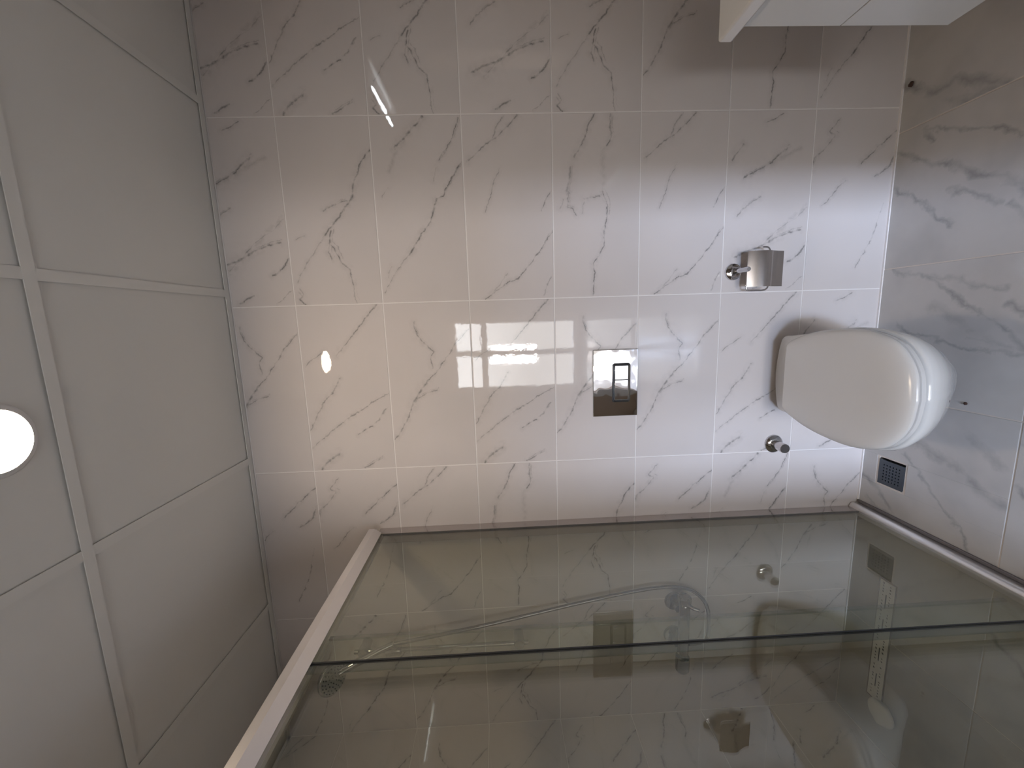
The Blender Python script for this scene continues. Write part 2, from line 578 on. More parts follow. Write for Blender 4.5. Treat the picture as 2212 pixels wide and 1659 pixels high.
WALL_MATS = {k: marble('wall_marble_' + k, v, 'xz', (0.665, 0.62, 0.602), (0.155, 0.148, 0.142), 0.022, 0.017, 30, (2.2, 0.10)) for k, v in WALL_VEINS.items()}
FLOOR_MATS = {k: marble('floor_marble_' + k, v, 'xy', (0.54, 0.52, 0.50), (0.12, 0.125, 0.13), 0.11, 0.07, 9, (5, 0.25), spec=0.4) for k, v in FLOOR_VEINS.items()}
GROUT = principled('wall_grout', (0.80, 0.77, 0.75), 0.7, noise=(60, .05))
FGROUT = principled('floor_grout', (0.62, 0.56, 0.50), 0.8, noise=(60, .08))
PAINT = principled('white_paint', (0.44, 0.36, 0.285), 0.6, noise=(8, .02))
PANEL = principled('ceiling_panel_board', (0.76, 0.75, 0.72), 0.75, noise=(6, .02), bump=(400, .05, .0004))
TBAR = principled('ceiling_grid_steel', (0.78, 0.77, 0.74), 0.45)
CERAMIC = principled('white_ceramic', (0.72, 0.71, 0.69), 0.07, coat=0.3)
PLASTIC = principled('white_seat_plastic', (0.70, 0.685, 0.66), 0.20)
CHROME = principled('chrome', (0.66, 0.66, 0.68), 0.045, 1.0)
HOSE = principled('grey_metal_hose', (0.30, 0.30, 0.31), 0.22, 1.0, noise=(200, .1))
FITTING = principled('dull_chrome', (0.42, 0.42, 0.43), 0.10, 1.0)
CHROME_WAVY = principled('pressed_chrome', (0.78, 0.78, 0.79), 0.03, 1.0, bump=(9, .20, .006))
DARKCHROME = principled('chrome_shadow_line', (0.10, 0.10, 0.105), 0.3, 0.8)
STEEL = principled('brushed_steel', (0.52, 0.48, 0.455), 0.20, 1.0, noise=(90, .05), aniso=.5)
ALU = principled('satin_aluminium', (0.80, 0.775, 0.77), 0.30, 0.8, noise=(30, .03))
ALUPOL = principled('polished_aluminium', (0.60, 0.57, 0.56), 0.10, 1.0)
RUBBER = principled('dark_gasket', (0.02, 0.022, 0.024), 0.35)
SEAL = glass_mat('clear_seal', (0.80, 0.82, 0.80), 0.15)
PANE = glass_mat('grey_tinted_glass', (0.895, 0.905, 0.850), ior=1.75)
WPANE = glass_mat('window_glass', (0.97, 0.98, 0.98))
DRAIN = principled('dark_grate_plastic', (0.055, 0.065, 0.08), 0.22)
PIT = principled('drain_pit', (0.01, 0.01, 0.01), 0.8)
LACQ = principled('white_lacquer', (0.66, 0.665, 0.65), 0.22)
GAP = principled('shadow_gap', (0.10, 0.10, 0.10), 0.6)
WFRAME = principled('white_window_frame', (0.75, 0.75, 0.75), 0.3)
FILM = principled('white_protective_film', (0.82, 0.81, 0.79), 0.45)
PRINT = principled('dark_print', (0.05, 0.05, 0.05), 0.6)
MIRROR = principled('mirror_silver', (0.85, 0.86, 0.86), 0.01, 1.0)
HALLFLOOR = principled('pale_hall_floor', (0.34, 0.32, 0.30), 0.06, noise=(3, .08))
CRUMB = principled('brown_crumb', (0.06, 0.03, 0.02), 0.8, noise=(80, .2))
LAMPM = principled('lamp_diffuser', (0.9, 0.88, 0.85), 0.5, emission=((1.0, 0.77, 0.54), LAMP))
BARM = principled('led_diffuser', (0.9, 0.9, 0.9), 0.5, emission=((0.86, 0.95, 1.0), BAR))

# ------------------------------------------------------------------ room shell
XL, XR, YR, ZF, ZC = -1.735, 1.10, -2.60, 0.008, 2.316
DX0, DX1, DZ = -0.81, 0.0, 1.97            # doorway behind the camera
G = 0.0019                                  # half of a wall joint
_cache = {}


def tile_mesh(x0, x1, z0, z1, key, horizontal=False):
    """one tile about its nominal centre: face, a chamfer all round and its sides"""
    k = (round(x0, 4), round(x1, 4), round(z0, 4), round(z1, 4), key, horizontal)
    if k in _cache:
        return _cache[k]
    c, d = 0.0010, 0.0016
    ring = lambda i, y: [(x0 + i, y, z0 + i), (x1 - i, y, z0 + i), (x1 - i, y, z1 - i), (x0 + i, y, z1 - i)]
    V = ring(0, d) + ring(0, c * .6) + ring(c, 0)
    Fc = [(8, 9, 10, 11)]
    for a in (0, 4):
        for i in range(4):
            j = (i + 1) % 4
            Fc.append((a + i, a + j, a + 4 + j, a + 4 + i))
    Fc.append((3, 2, 1, 0))
    if horizontal:
        V = [(x, z, -y) for x, y, z in V]
    me = mesh('tile', V, Fc)
    me.materials.append((FLOOR_MATS if horizontal else WALL_MATS)[key])
    _cache[k] = me
    return me


def lay_wall(parent, xs, zs, place, pick, holes=()):
    for i in range(len(xs) - 1):
        for j in range(len(zs) - 1):
            nx, nz = xs[i][1], zs[j][1]
            x0, x1 = max(xs[i][0], nx - .3) if False else xs[i][0], xs[i + 1][0]
            z0, z1 = zs[j][0], zs[j + 1][0]
            if any(x0 < h[1] - .01 and x1 > h[0] + .01 and z0 < h[3] - .01 and z1 > h[2] + .01 for h in holes):
                continue
            me = tile_mesh(x0 + G - nx, x1 - G - nx, z0 + G - nz, z1 - G - nz, pick(i, j))
            o = obj('tile', me, None, parent)
            loc, rz = place(nx, nz)
            o.location = loc
            o.rotation_euler = (random.uniform(-1, 1) * .0011, random.uniform(-1, 1) * .0002, rz + random.uniform(-1, 1) * .0011)


# joints as (edge, nominal centre of the tile that starts there)
ZS = [(ZF if j == 0 else .3 * j, .3 * j + .15) for j in range(8)] + [(ZC - .002, None)]
wall_back = MB().box(XL - .1, XR + .1, .0013, .12, -.1, ZC + .15).build('wall_back', GROUT, kind='structure')
XB = [(XL, -1.5), (-1.2, -.9), (-.6, -.3), (0, .3), (.6, .9), (XR, None)]
DES = {  # column -> rows from the floor up
    0: 'GHIDGHCI', 1: 'HCIAEDII', 2: 'IGHHGHGH', 3: 'ABDECDAB'.replace('C', 'C'), 4: 'CEHABAGB'}
DES[0] = 'GBIDAHCI'
DES[1] = 'HCIAEDII'
DES[2] = 'BGHHGHGH'
DES[3] = 'IBDEDCAB'
DES[4] = 'CEHABAGB'
lay_wall(wall_back, XB, ZS, lambda x, z: ((x, 0, z), 0), lambda i, j: DES[i][j])

wall_left = MB().box(XL - .12, XL - .0013, YR - .1, .0013, -.1, ZC + .15).build('wall_left', GROUT, kind='structure')
YL = [(YR, -2.7), (-2.4, -2.1), (-1.8, -1.5), (-1.2, -.9), (-.6, -.3), (0, None)]
lay_wall(wall_left, YL, ZS, lambda x, z: ((XL, x, z), R90), lambda i, j: 'GHADBCEI'[(i * 3 + j) % 8])

wall_right = MB().box(XR + .0013, XR + .12, YR - .1, .0013, -.1, ZC + .15).build('wall_right', GROUT, kind='structure')
lay_wall(wall_right, YL, ZS, lambda x, z: ((XR, x, z), -R90), lambda i, j: 'AGCHBDIE'[(i * 5 + j) % 8])

rear = MB()
rear.box(XL - .1, DX0, YR - .12, YR - .0013, -.1, ZC + .15).box(DX1, XR + .1, YR - .12, YR - .0013, -.1, ZC + .15)
rear.box(DX0, DX1, YR - .12, YR - .0013, DZ, ZC + .15)
wall_rear = rear.build('wall_rear', PAINT, kind='structure')

trim = MB()
trim.box(DX0 - .06, DX0, YR, YR + .012, ZF, DZ + .06).box(DX1, DX1 + .06, YR, YR + .012, ZF, DZ + .06).box(DX0, DX1, YR, YR + .012, DZ, DZ + .06)
trim.build('trim_1', LACQ, kind='structure')

# ---- floor

XFJ = [(XL, -1.96, -1.735), (-1.285, -1.06, None), (-.835, -.61, None), (-.385, -.16, None), (.065, .29, None), (.515, .74, None), (.965, 1.19, None), (XR, None, None)]
YFJ = [(-2.6, -2.475), (-2.25, -2.025), (-1.8, -1.575), (-1.35, -1.125), (-.9, -.675), (-.45, -.225), (0, None)]
DRX0, DRX1, DRY0, DRY1 = -.719, -.607, -.172, -.061       # floor drain cut-out
_t = ZF - .0013
floor = (MB().box(XL - .1, DRX0 + .001, YR - .15, .1, -.04, _t).box(DRX1 - .001, XR + .1, YR - .15, .1, -.04, _t)
         .box(DRX0 + .001, DRX1 - .001, YR - .15, DRY0 + .001, -.04, _t).box(DRX0 + .001, DRX1 - .001, DRY1 - .001, .1, -.04, _t)
         .box(XL - .1, XR + .1, YR - .15, .1, -.08, -.04).build('floor', FGROUT, kind='structure'))
FPAT = {(4, 5): 'P', (3, 5): 'Q', (5, 5): 'R', (2, 5): 'S', (6, 5): 'P'}


def lay_floor(x0, x1, y0, y1, nx, ny, key):
    me = tile_mesh(x0 - nx, x1 - nx, y0 - ny, y1 - ny, key, True)
    o = obj('tile', me, None, floor)
    o.location = (nx, ny, ZF)
    o.rotation_euler = (random.uniform(-1, 1) * .0008, random.uniform(-1, 1) * .0008, 0)


for i in range(len(XFJ) - 1):
    for j in range(len(YFJ) - 1):
        x0, x1, y0, y1 = XFJ[i][0] + G, XFJ[i + 1][0] - G, YFJ[j][0] + G, YFJ[j + 1][0] - G
        nx, ny = XFJ[i][1], YFJ[j][1]
        key = FPAT.get((i, j), 'PQRS'[(i * 3 + j * 2 + (i * j) % 3) % 4])
        if i < 2 and j == 5:
            continue
        if i < 2 and j == 4:
            y1 = YFJ[6][0] - G
        if (i, j) == (2, 5):          # the tile cut round the drain
            lay_floor(x0, DRX0, y0, y1, nx, ny, key)
            lay_floor(DRX1, x1, y0, y1, nx, ny, key)
            lay_floor(DRX0, DRX1, y0, DRY0, nx, ny, key)
            lay_floor(DRX0, DRX1, DRY1, y1, nx, ny, key)
        else:
            lay_floor(x0, x1, y0, y1, nx, ny, key)

# ---- sealant line between wall and floor
MB().box(-.84, XR, -.006, .0005, ZF - .002, ZF + .004).build('trim_2', GROUT, kind='structure')

# ---- suspended ceiling
ceiling = MB().box(XL - .1, XR + .1, YR - .12, .1, ZC + .12, ZC + .2).build('ceiling', PAINT, kind='structure')
TX = [-1.125, -.545, .047, .642]
TY = [-.60, -1.20, -1.80, -2.40]
TW = .012
MB().box(XL, XR, -.022, -.0022, ZC, ZC + .002).build('edge_trim', TBAR, ceiling)
MB().box(XL, XL + .022, YR, 0, ZC, ZC + .002).build('edge_trim', TBAR, ceiling)
MB().box(XR - .022, XR, YR, 0, ZC, ZC + .002).build('edge_trim', TBAR, ceiling)
MB().box(XL, XR, YR, YR + .022, ZC, ZC + .002).build('edge_trim', TBAR, ceiling)
ys_edges = [-.022] + [v for t in TY for v in (t + TW, t - TW)] + [YR + .022]
for t in TY:
    MB().box(XL + .022, XR - .022, t - TW, t + TW, ZC - .0006, ZC + .0015).build('grid_bar', TBAR, ceiling)
for t in TX:
    for k in range(0, len(ys_edges), 2):
        MB().box(t - TW, t + TW, ys_edges[k + 1], ys_edges[k], ZC, ZC + .0015).build('grid_bar', TBAR, ceiling)
xs_edges = [XL + .022] + [v for t in TX for v in (t - TW, t + TW)] + [XR - .022]
PZ = ZC + .0055
LX, LY, LR = -.259, -.713, .056
for i in range(0, len(xs_edges), 2):
    for k in range(0, len(ys_edges), 2):
        m_ = .006
        MB().box(xs_edges[i] - m_, xs_edges[i + 1] + m_, ys_edges[k + 1] - m_, ys_edges[k] + m_, PZ, PZ + .012).build('panel', PANEL, ceiling)

# ------------------------------------------------------------------ the room beyond the doorway
HY = -5.2
MB().box(-2.6, 1.6, HY - .2, YR - .12, -.08, ZF).build('floor_hall', HALLFLOOR, kind='structure')
MB().box(-2.6, 1.6, HY - .2, YR - .12, 2.5, 2.6).build('ceiling_hall', PAINT, kind='structure')
MB().box(-2.7, -2.6, HY - .2, YR - .12, -.08, 2.6).build('wall_hall_left', PAINT, kind='structure')
MB().box(1.6, 1.7, HY - .2, YR - .12, -.08, 2.6).build('wall_hall_right', PAINT, kind='structure')
WX0, WX1, WZ0, WZ1 = -1.22, -.06, .06, 2.14
hr = MB()
hr.box(-2.6, WX0, HY - .2, HY, -.08, 2.6).box(WX1, 1.6, HY - .2, HY, -.08, 2.6)
hr.box(WX0, WX1, HY - .2, HY, WZ1, 2.6).box(WX0, WX1, HY - .2, HY, -.08, WZ0)
hr.build('wall_hall_rear', PAINT, kind='structure')
window = bpy.data.objects.new('window_1', None)
COL.objects.link(window)
window.location = (WX0, HY - .1, WZ0)
window['kind'] = 'structure'
wx0, wx1, wz0, wz1 = 0, WX1 - WX0, 0, WZ1 - WZ0
fr = MB()
fr.box(0, .05, -.03, .03, 0, wz1).box(wx1 - .05, wx1, -.03, .03, 0, wz1).box(.05, wx1 - .05, -.03, .03, 0, .07).box(.05, wx1 - .05, -.03, .03, wz1 - .06, wz1)
fr.build('frame', WFRAME, window, bevel=.004)
MB().box(.57, .66, -.028, .028, .07, wz1 - .06).build('mullion', WFRAME, window)
for a, b_ in ((.05, .57), (.66, wx1 - .05)):
    MB().box(a, b_, -.026, .026, 1.50, 1.60).build('transom', WFRAME, window)
    MB().box(a, b_, -.003, .003, .07, 1.50).build('pane', WPANE, window)
    MB().box(a, b_, -.003, .003, 1.60, wz1 - .06).build('pane', WPANE, window)

# ------------------------------------------------------------------ wall-hung toilet
AX = -.293
toilet = thing('toilet', 'white wall-hung toilet with closed lid on the marble tiled wall', 'toilet', (AX, 0, 0))


def outline(half, n=7):
    """half: (y, half-width) from the rear centre round to the front centre"""
    right = catmull([(hw, y, 0) for y, hw in half], n)
    left = [Vector((-p.x, p.y, 0)) for p in right[::-1][1:-1]]
    return right + left


RIM = [(-.005, 0), (-.009, .05), (-.020, .105), (-.036, .133), (-.080, .139), (-.14, .146), (-.20, .157), (-.27, .166), (-.34, .170), (-.41, .165), (-.47, .147), (-.510, .112), (-.533, .063), (-.540, 0)]
rim = outline(RIM)


def ring(base, z, s, yc, ywall=None, rear=0.0, grow=0.0):
    out = []
    for p in base:
        x, y = p.x * s, yc + (p.y - yc) * s
        if ywall is not None:           # lower rings stay against the wall at the rear
            f = max(0.0, min(1.0, (p.y + .16) / .12))
            y = y * (1 - f) + (p.y * .25 - .002) * f if f > 0 else y
        out.append((x, y, z))
    return out


bowl = MB()
lv = [(.075, .38, True), (.085, .43, True), (.12, .50, True), (.17, .62, True), (.22, .745, True), (.27, .845, True), (.31, .925, True), (.34, .966, True), (.370, 1.0, False), (.380, .994, False), (.3845, .975, False)]
bowl.loft([ring(rim, z, s, -.20, True if w else None) for z, s, w in lv])
bowl.build('bowl', CERAMIC, toilet, smooth=True, angle=60)
LIDP = [(-.106, 0), (-.106, .06), (-.107, .106), (-.113, .121), (-.16, .1405), (-.22, .156), (-.29, .165), (-.36, .167), (-.42, .159), (-.475, .139), (-.512, .105), (-.536, .060), (-.544, 0)]
lid_o = outline(LIDP)


def lidring(z, s, yc=-.30, rear=.6):
    out = []
    for p in lid_o:
        k = s
        f = max(0.0, min(1.0, (p.y + .22) / .12))     # rounder at the front than at the hinge
        ky = s + (1 - s) * rear * f
        out.append((p.x * (s + (1 - s) * .45 * f), yc + (p.y - yc) * ky, z))
    return out


seat = MB()
seat.loft([lidring(.3846, .90), lidring(.3892, .905), lidring(.3896, .985), lidring(.3912, .994), lidring(.4015, .994), lidring(.4035, .982)])
seat.build('seat', PLASTIC, toilet, smooth=True, angle=50)
lid = MB()
lid.loft([lidring(.4055, .985), lidring(.4075, .998), lidring(.411, 1.0), lidring(.4155, .988), lidring(.4205, .955, rear=.8), lidring(.4245, .90, rear=.85), lidring(.4270, .83, rear=.9), lidring(.4285, .74, rear=.9), lidring(.4292, .60, rear=.9)])
lid.build('lid', PLASTIC, toilet, smooth=True, angle=60)
hinge = MB()
hinge.box(-.112, .112, -.1045, -.082, .3846, .4005)
hinge.build('hinge_cover', PLASTIC, toilet, bevel=.006, seg=4)

# ------------------------------------------------------------------ flush plate
fp = thing('flush_plate', 'polished chrome flush plate with two buttons on wall above toilet', 'flush plate', (-.311, 0, .9815))
MB().box(-.123, .123, -.009, -.0002, -.0825, .0825).build('plate', CHROME_WAVY, fp, bevel=.002)


def rrect(x0, x1, z0, z1, r, n=6):
    out = []
    for cx, cz, a0 in ((x1 - r, z1 - r, 0), (x0 + r, z1 - r, 90), (x0 + r, z0 + r, 180), (x1 - r, z0 + r, 270)):
        for k in range(n + 1):
            a = math.radians(a0 + 90 * k / n)
            out.append((cx + r * math.cos(a), cz + r * math.sin(a)))
    return out


def ringed(prof, name, mat, parent):
    b = MB()
    b.loft([[(x, y, z) for x, z in rr] for rr, y in prof])
    return b.build(name, mat, parent, smooth=True, angle=30)


bx0, bx1, bz0, bz1 = -.0715, .0735, -.0545, .0130
bf = MB()
n0 = [(rrect(bx0, bx1, bz0, bz1, .010), -.0088), (rrect(bx0 + .0015, bx1 - .0015, bz0 + .0015, bz1 - .0015, .009), -.0125), (rrect(bx0 + .004, bx1 - .004, bz0 + .004, bz1 - .004, .007), -.0135), (rrect(bx0 + .0085, bx1 - .0085, bz0 + .0085, bz1 - .0085, .003), -.0100)]
ringed(n0, 'button_frame', DARKCHROME, fp)
split = .012
for nm, a, b_ in (('full_flush_button', bx0 + .0095, split - .0012), ('half_flush_button', split + .0012, bx1 - .0095)):
    q = MB().box(a, b_, -.0128, -.0098, bz0 + .0095, bz1 - .0095)
    q.build(nm, CHROME_WAVY, fp, bevel=.0012)

# ------------------------------------------------------------------ paper holder
ph = thing('toilet_paper_holder', 'chrome toilet paper holder with brushed steel cover, empty, on wall beside toilet', 'paper holder', (.072, 0, .562))
MB().lathe([(.029, .0002), (.0295, .004), (.028, .008), (.024, .0105), (.012, .012), (.0095, .016), (.0095, .020)], (0, 0, 0), (0, -1, 0)).build('flange', CHROME, ph, smooth=True)
MB().tube([(0, -.015, 0), (0, -.055, 0), (0, -.088, -.002), (0, -.0925, -.0025)], [.0085, .0082, .0082, .0065], 20).build('arm', CHROME, ph, smooth=True)
cov = MB()
prof = [(-.070, -.010), (-.0765, -.035), (-.0805, -.060), (-.0800, -.078), (-.0765, -.088), (-.0695, -.100), (-.061, -.122), (-.057, -.143)]
cx0, cx1 = -.0575, .0605
pr_ = catmull([(0, y, z) for y, z in prof], 4)
V, Fc = [], []
for p in pr_:
    V += [(cx0, p.y, p.z), (cx1, p.y, p.z)]
for p in pr_:
    V += [(cx0, p.y + .0012, p.z), (cx1, p.y + .0012, p.z)]
n_ = len(pr_)
for i in range(n_ - 1):
    a = 2 * i
    Fc += [(a, a + 1, a + 3, a + 2), (2 * n_ + a, 2 * n_ + a + 2, 2 * n_ + a + 3, 2 * n_ + a + 1)]
    Fc += [(a, a + 2, 2 * n_ + a + 2, 2 * n_ + a), (a + 1, 2 * n_ + a + 1, 2 * n_ + a + 3, a + 3)]
Fc += [(0, 2 * n_, 2 * n_ + 1, 1), (2 * n_ - 2, 2 * n_ - 1, 4 * n_ - 1, 4 * n_ - 2)]
cov.add(V, Fc)
cov.build('cover', STEEL, ph, smooth=True, angle=50)
wire = catmull([(-.050, -.057, -.016), (-.064, -.057, -.019), (-.0690, -.057, -.026), (-.0695, -.057, -.050), (-.069, -.057, -.078), (-.064, -.057, -.089), (-.052, -.057, -.094), (0, -.057, -.095), (.055, -.057, -.095), (.068, -.058, -.091), (.0735, -.059, -.083), (.0745, -.059, -.066)], 5)
MB().tube(wire, .0028, 10).build('roll_bar', CHROME, ph, smooth=True, angle=60)

# ------------------------------------------------------------------ round valve beside the toilet
sv = thing('stop_valve', 'small round chrome valve on the wall left of the toilet', 'valve', (-.569, 0, .368))
MB().lathe([(.033, .0002), (.0345, .003), (.034, .006), (.030, .010), (.022, .0135), (.018, .0145)], (0, 0, 0), (0, -1, 0)).build('flange', CHROME, sv, smooth=True)
MB().lathe([(.0165, .010), (.0165, .030), (.0170, .036), (.0175, .050), (.0175, .061), (.0168, .0635)], (0, 0, 0), (0, -1, 0)).build('body', ALUPOL, sv, smooth=True, angle=40)
MB().lathe([(.0162, .0632), (.0165, .066), (.0155, .068)], (0, 0, 0), (0, -1, 0)).build('cap', principled('dark_satin_cap', (.16, .155, .15), .35, .9), sv, smooth=True, angle=40)
MB().lathe([(.0045, .014), (.0045, .020), (.003, .0225)], (0, -.056, 0), (-.25, 0, -1), 14).build('nub', CHROME, sv, smooth=True, angle=40)

# ------------------------------------------------------------------ floor drain
fd = thing('floor_drain', 'small dark square floor drain grate beside the shower screen', 'drain', ((DRX0 + DRX1) / 2, (DRY0 + DRY1) / 2, ZF))
hx, hy = (DRX1 - DRX0) / 2, (DRY1 - DRY0) / 2
b = MB()
i_ = .0105
b.box(-hx, hx, hy - i_ * .7, hy, -.004, -.0012).box(-hx, hx, -hy, -hy + i_ * .7, -.004, -.0012).box(-hx, -hx + i_, -hy + i_ * .7, hy - i_ * .7, -.004, -.0012).box(hx - i_ * .5, hx, -hy + i_ * .7, hy - i_ * .7, -.004, -.0012)
b.build('grout_bed', FGROUT, fd)
gx, gy = .0455, .0465
ox = -.003
MB().box(ox - gx, ox + gx, -gy, gy, -.018, -.012).build('pit', PIT, fd)
gr = MB()
N = 6
mrg, hole = .017, .0048
pitch = (2 * gx - 2 * mrg) / (N - 1)
# solid rim then bars between the rows and columns of square holes
z0, z1 = -.0045, .0004
cs = [ox - gx + mrg + pitch * k for k in range(N)]
rs_ = [-gy + mrg + pitch * k for k in range(N)]
h2 = hole / 2
edges = [ox - gx] + [v for c in cs for v in (c - h2, c + h2)] + [ox + gx]
for k in range(0, len(edges), 2):
    gr.box(edges[k], edges[k + 1], -gy, gy, z0, z1)
redges = [-gy] + [v for c in rs_ for v in (c - h2, c + h2)] + [gy]
for c in cs:
    for k in range(0, len(redges), 2):
        gr.box(c - h2, c + h2, redges[k], redges[k + 1], z0, z1)
gr.build('grate', DRAIN, fd)

# ------------------------------------------------------------------ shower screen
PX = -.839          # fixed pane
DXP = -.8665        # sliding pane
ss = thing('shower_screen', 'fixed tinted glass shower screen in satin aluminium frame against tiled wall', 'shower screen', (PX, 0, ZF))
zt = 1.905 - ZF
# wall channel: lip on the tiles, polished side facing the room, groove for the pane
MB().box(-.036, .002, -.044, -.0003, .001, 1.876 - ZF).build('wall_profile', ALUPOL, ss, bevel=.0015)
MB().box(-.004, .0022, -.0495, -.0442, .03, 1.855 - ZF).build('gasket', RUBBER, ss)
MB().box(-.003, .003, -.612, -.045, .030, 1.868 - ZF).build('glass_pane', PANE, ss)
MB().box(-.0032, .0034, -.6165, -.6125, .034, 1.866 - ZF).build('edge_gasket', RUBBER, ss)
MB().box(-.002, .002, -.640, -.6167, .034, 1.866 - ZF).build('edge_seal', SEAL, ss)
tr_ = MB()
y1_, y0_ = -.046, -1.42
P_ = [(.0245, 1.884), (.0245, 1.903), (.0225, 1.905), (-.040, 1.905), (-.044, 1.901), (-.044, 1.868), (-.040, 1.8655), (-.032, 1.8655), (-.032, 1.874), (.0040, 1.874), (.0040, 1.861), (.0080, 1.8595)]
tr_.loft([[(x, y, z - ZF) for x, z in P_] for y in (y1_, y0_)])
tr_.build('top_rail', ALU, ss)
MB().box(-.030, .0215, -.0458, -.0442, 1.875 - ZF, 1.901 - ZF).build('end_cap', WFRAME, ss, bevel=.001)
br_ = MB()
ang = [math.radians(a) for a in range(-20, 201, 20)]
P_ = [(.0225 * math.cos(a) - .004, .022 + .016 * math.sin(a)) for a in ang] + [(-.026, .001), (.019, .001)]
br_.loft([[(x, y, z) for x, z in P_] for y in (-.004, y0_)])
br_.build('bottom_rail', ALU, ss, smooth=True, angle=40)
MB().box(.0192, .030, y0_, -.004, .0005, .008).build('rail_shade_strip', principled('painted_rail_shade', (.20, .18, .175), .4, .6), ss, bevel=.002)  # added dark strip: paints the shading band along the bottom rail

sd = thing('sliding_shower_door', 'tinted glass sliding shower door overlapping behind the fixed screen', 'shower door', (DXP, -.5, ZF))
MB().box(-.003, .003, -.84, -.012, .044, 1.869 - ZF).build('glass_pane', PANE, sd)
MB().box(-.003, .003, -.0118, -.002, .044, 1.866 - ZF).build('edge_seal', SEAL, sd)
MB().box(.0035, .010, -.835, -.80, .05, 1.86 - ZF).build('end_stile', ALU, sd)

# ------------------------------------------------------------------ shower fittings
sb_ = thing('shower_slide_bar', 'slim chrome slide bar on the shower wall behind the glass', 'shower bar', (-1.315, 0, 1.66))
MB().tube([(0, -.052, -.33), (0, -.052, .34)], .0085, 20).build('bar', FITTING, sb_, smooth=True, angle=50)
for zz in (-.295, .305):
    MB().lathe([(.019, .0002), (.019, .028), (.021, .034), (.021, .060), (.018, .066)], (0, 0, zz), (0, -1, 0), 28).build('bracket', FITTING, sb_, smooth=True, angle=40)
MB().lathe([(.017, -.028), (.019, -.022), (.019, .022), (.017, .028)], (0, -.052, .190), (0, 0, 1), 28).build('slider', FITTING, sb_, smooth=True, angle=40)
MB().tube([(.018, -.055, .190), (.030, -.062, .190)], [.012, .011], 20).build('holder', FITTING, sb_, smooth=True, angle=40)

hs_ = thing('hand_shower', 'round chrome hand shower held at the top of the slide bar', 'shower head', (-1.267, -.078, 1.843))
hd = [(0, 0, 0), (-.012, -.014, .05), (-.028, -.036, .11), (-.044, -.058, .166), (-.048, -.066, .182)]
MB().tube(catmull(hd, 5), [.0105] * 5 + [.012] * 5 + [.0135] * 5 + [.016] * 6, 20).build('handle', FITTING, hs_, smooth=True, angle=50)
hc, hax = Vector((-.053, -.083, .200)), Vector((.10, -.55, -.80)).normalized()
MB().lathe([(.012, -.026), (.034, -.021), (.050, -.010), (.055, 0), (.054, .006), (.050, .009)], hc, hax, 40).build('head', FITTING, hs_, smooth=True, angle=50)
MB().lathe([(.0495, .0085), (.049, .0105)], hc, hax, 40).build('spray_face', principled('grey_spray_plate', (.33, .33, .32), .35), hs_, smooth=True, angle=40)
nz_ = MB()
e1 = hax.orthogonal().normalized()
e2 = hax.cross(e1)
for rr, cnt in ((.043, 20), (.033, 15), (.022, 10), (.011, 5)):
    for k in range(cnt):
        a = 2 * math.pi * k / cnt + rr * 50
        nz_.lathe([(.0025, .010), (.002, .0138)], hc + e1 * rr * math.cos(a) + e2 * rr * math.sin(a), hax, 6)
no = nz_.build('nozzles', RUBBER, hs_)
no['kind'] = 'stuff'

hose_pts = catmull([(-1.2663, -.0785, 1.8385), (-1.262, -.075, 1.79), (-1.249, -.065, 1.66), (-1.219, -.052, 1.43), (-1.172, -.036, 1.13), (-1.136, -.032, .90), (-1.126, -.032, .78), (-1.140, -.033, .69), (-1.183, -.036, .635), (-1.235, -.040, .612), (-1.285, -.048, .612), (-1.330, -.058, .618), (-1.344, -.068, .6345)], 8)
hm = MB().tube(hose_pts, .0072, 14).build('shower_hose', HOSE, None, smooth=True, angle=60)
hm['label'] = 'flexible chrome hose looping down from the hand shower to the mixer'
hm['category'] = 'hose'

mx_ = thing('shower_mixer', 'chrome bar mixer tap on the shower wall behind the glass', 'tap', (-1.285, 0, .735))
for xx in (.075, -.075):
    MB().lathe([(.037, .0002), (.0375, .004), (.034, .011), (.020, .0145)], (xx, 0, 0), (0, -1, 0)).build('flange', FITTING, mx_, smooth=True)
    MB().lathe([(.0145, .012), (.0145, .035), (.017, .036), (.017, .052)], (xx, 0, 0), (0, -1, 0), 6).build('union_nut', FITTING, mx_)
MB().lathe([(.018, -.118), (.021, -.114), (.021, .106), (.018, .110)], (0, -.066, -.014), (1, 0, 0)).build('body', FITTING, mx_, smooth=True, angle=40)
MB().lathe([(.020, .119), (.026, .122), (.027, .150), (.026, .178), (.021, .183)], (0, -.066, -.014), (-1, 0, 0)).build('handle', FITTING, mx_, smooth=True, angle=40)
MB().lathe([(.020, .111), (.024, .114), (.025, .136), (.020, .142)], (0, -.066, -.014), (1, 0, 0)).build('handle', FITTING, mx_, smooth=True, angle=40)
MB().tube([(.118, -.085, -.016), (.112, -.100, -.034), (.108, -.106, -.052)], [.008, .007, .006], 12).build('lever', FITTING, mx_, smooth=True, angle=50)
MB().lathe([(.012, 0), (.012, .03), (.0095, .034), (.0095, .05)], (-.059, -.068, -.034), (0, 0, -1), 20).build('hose_outlet', FITTING, mx_, smooth=True, angle=40)

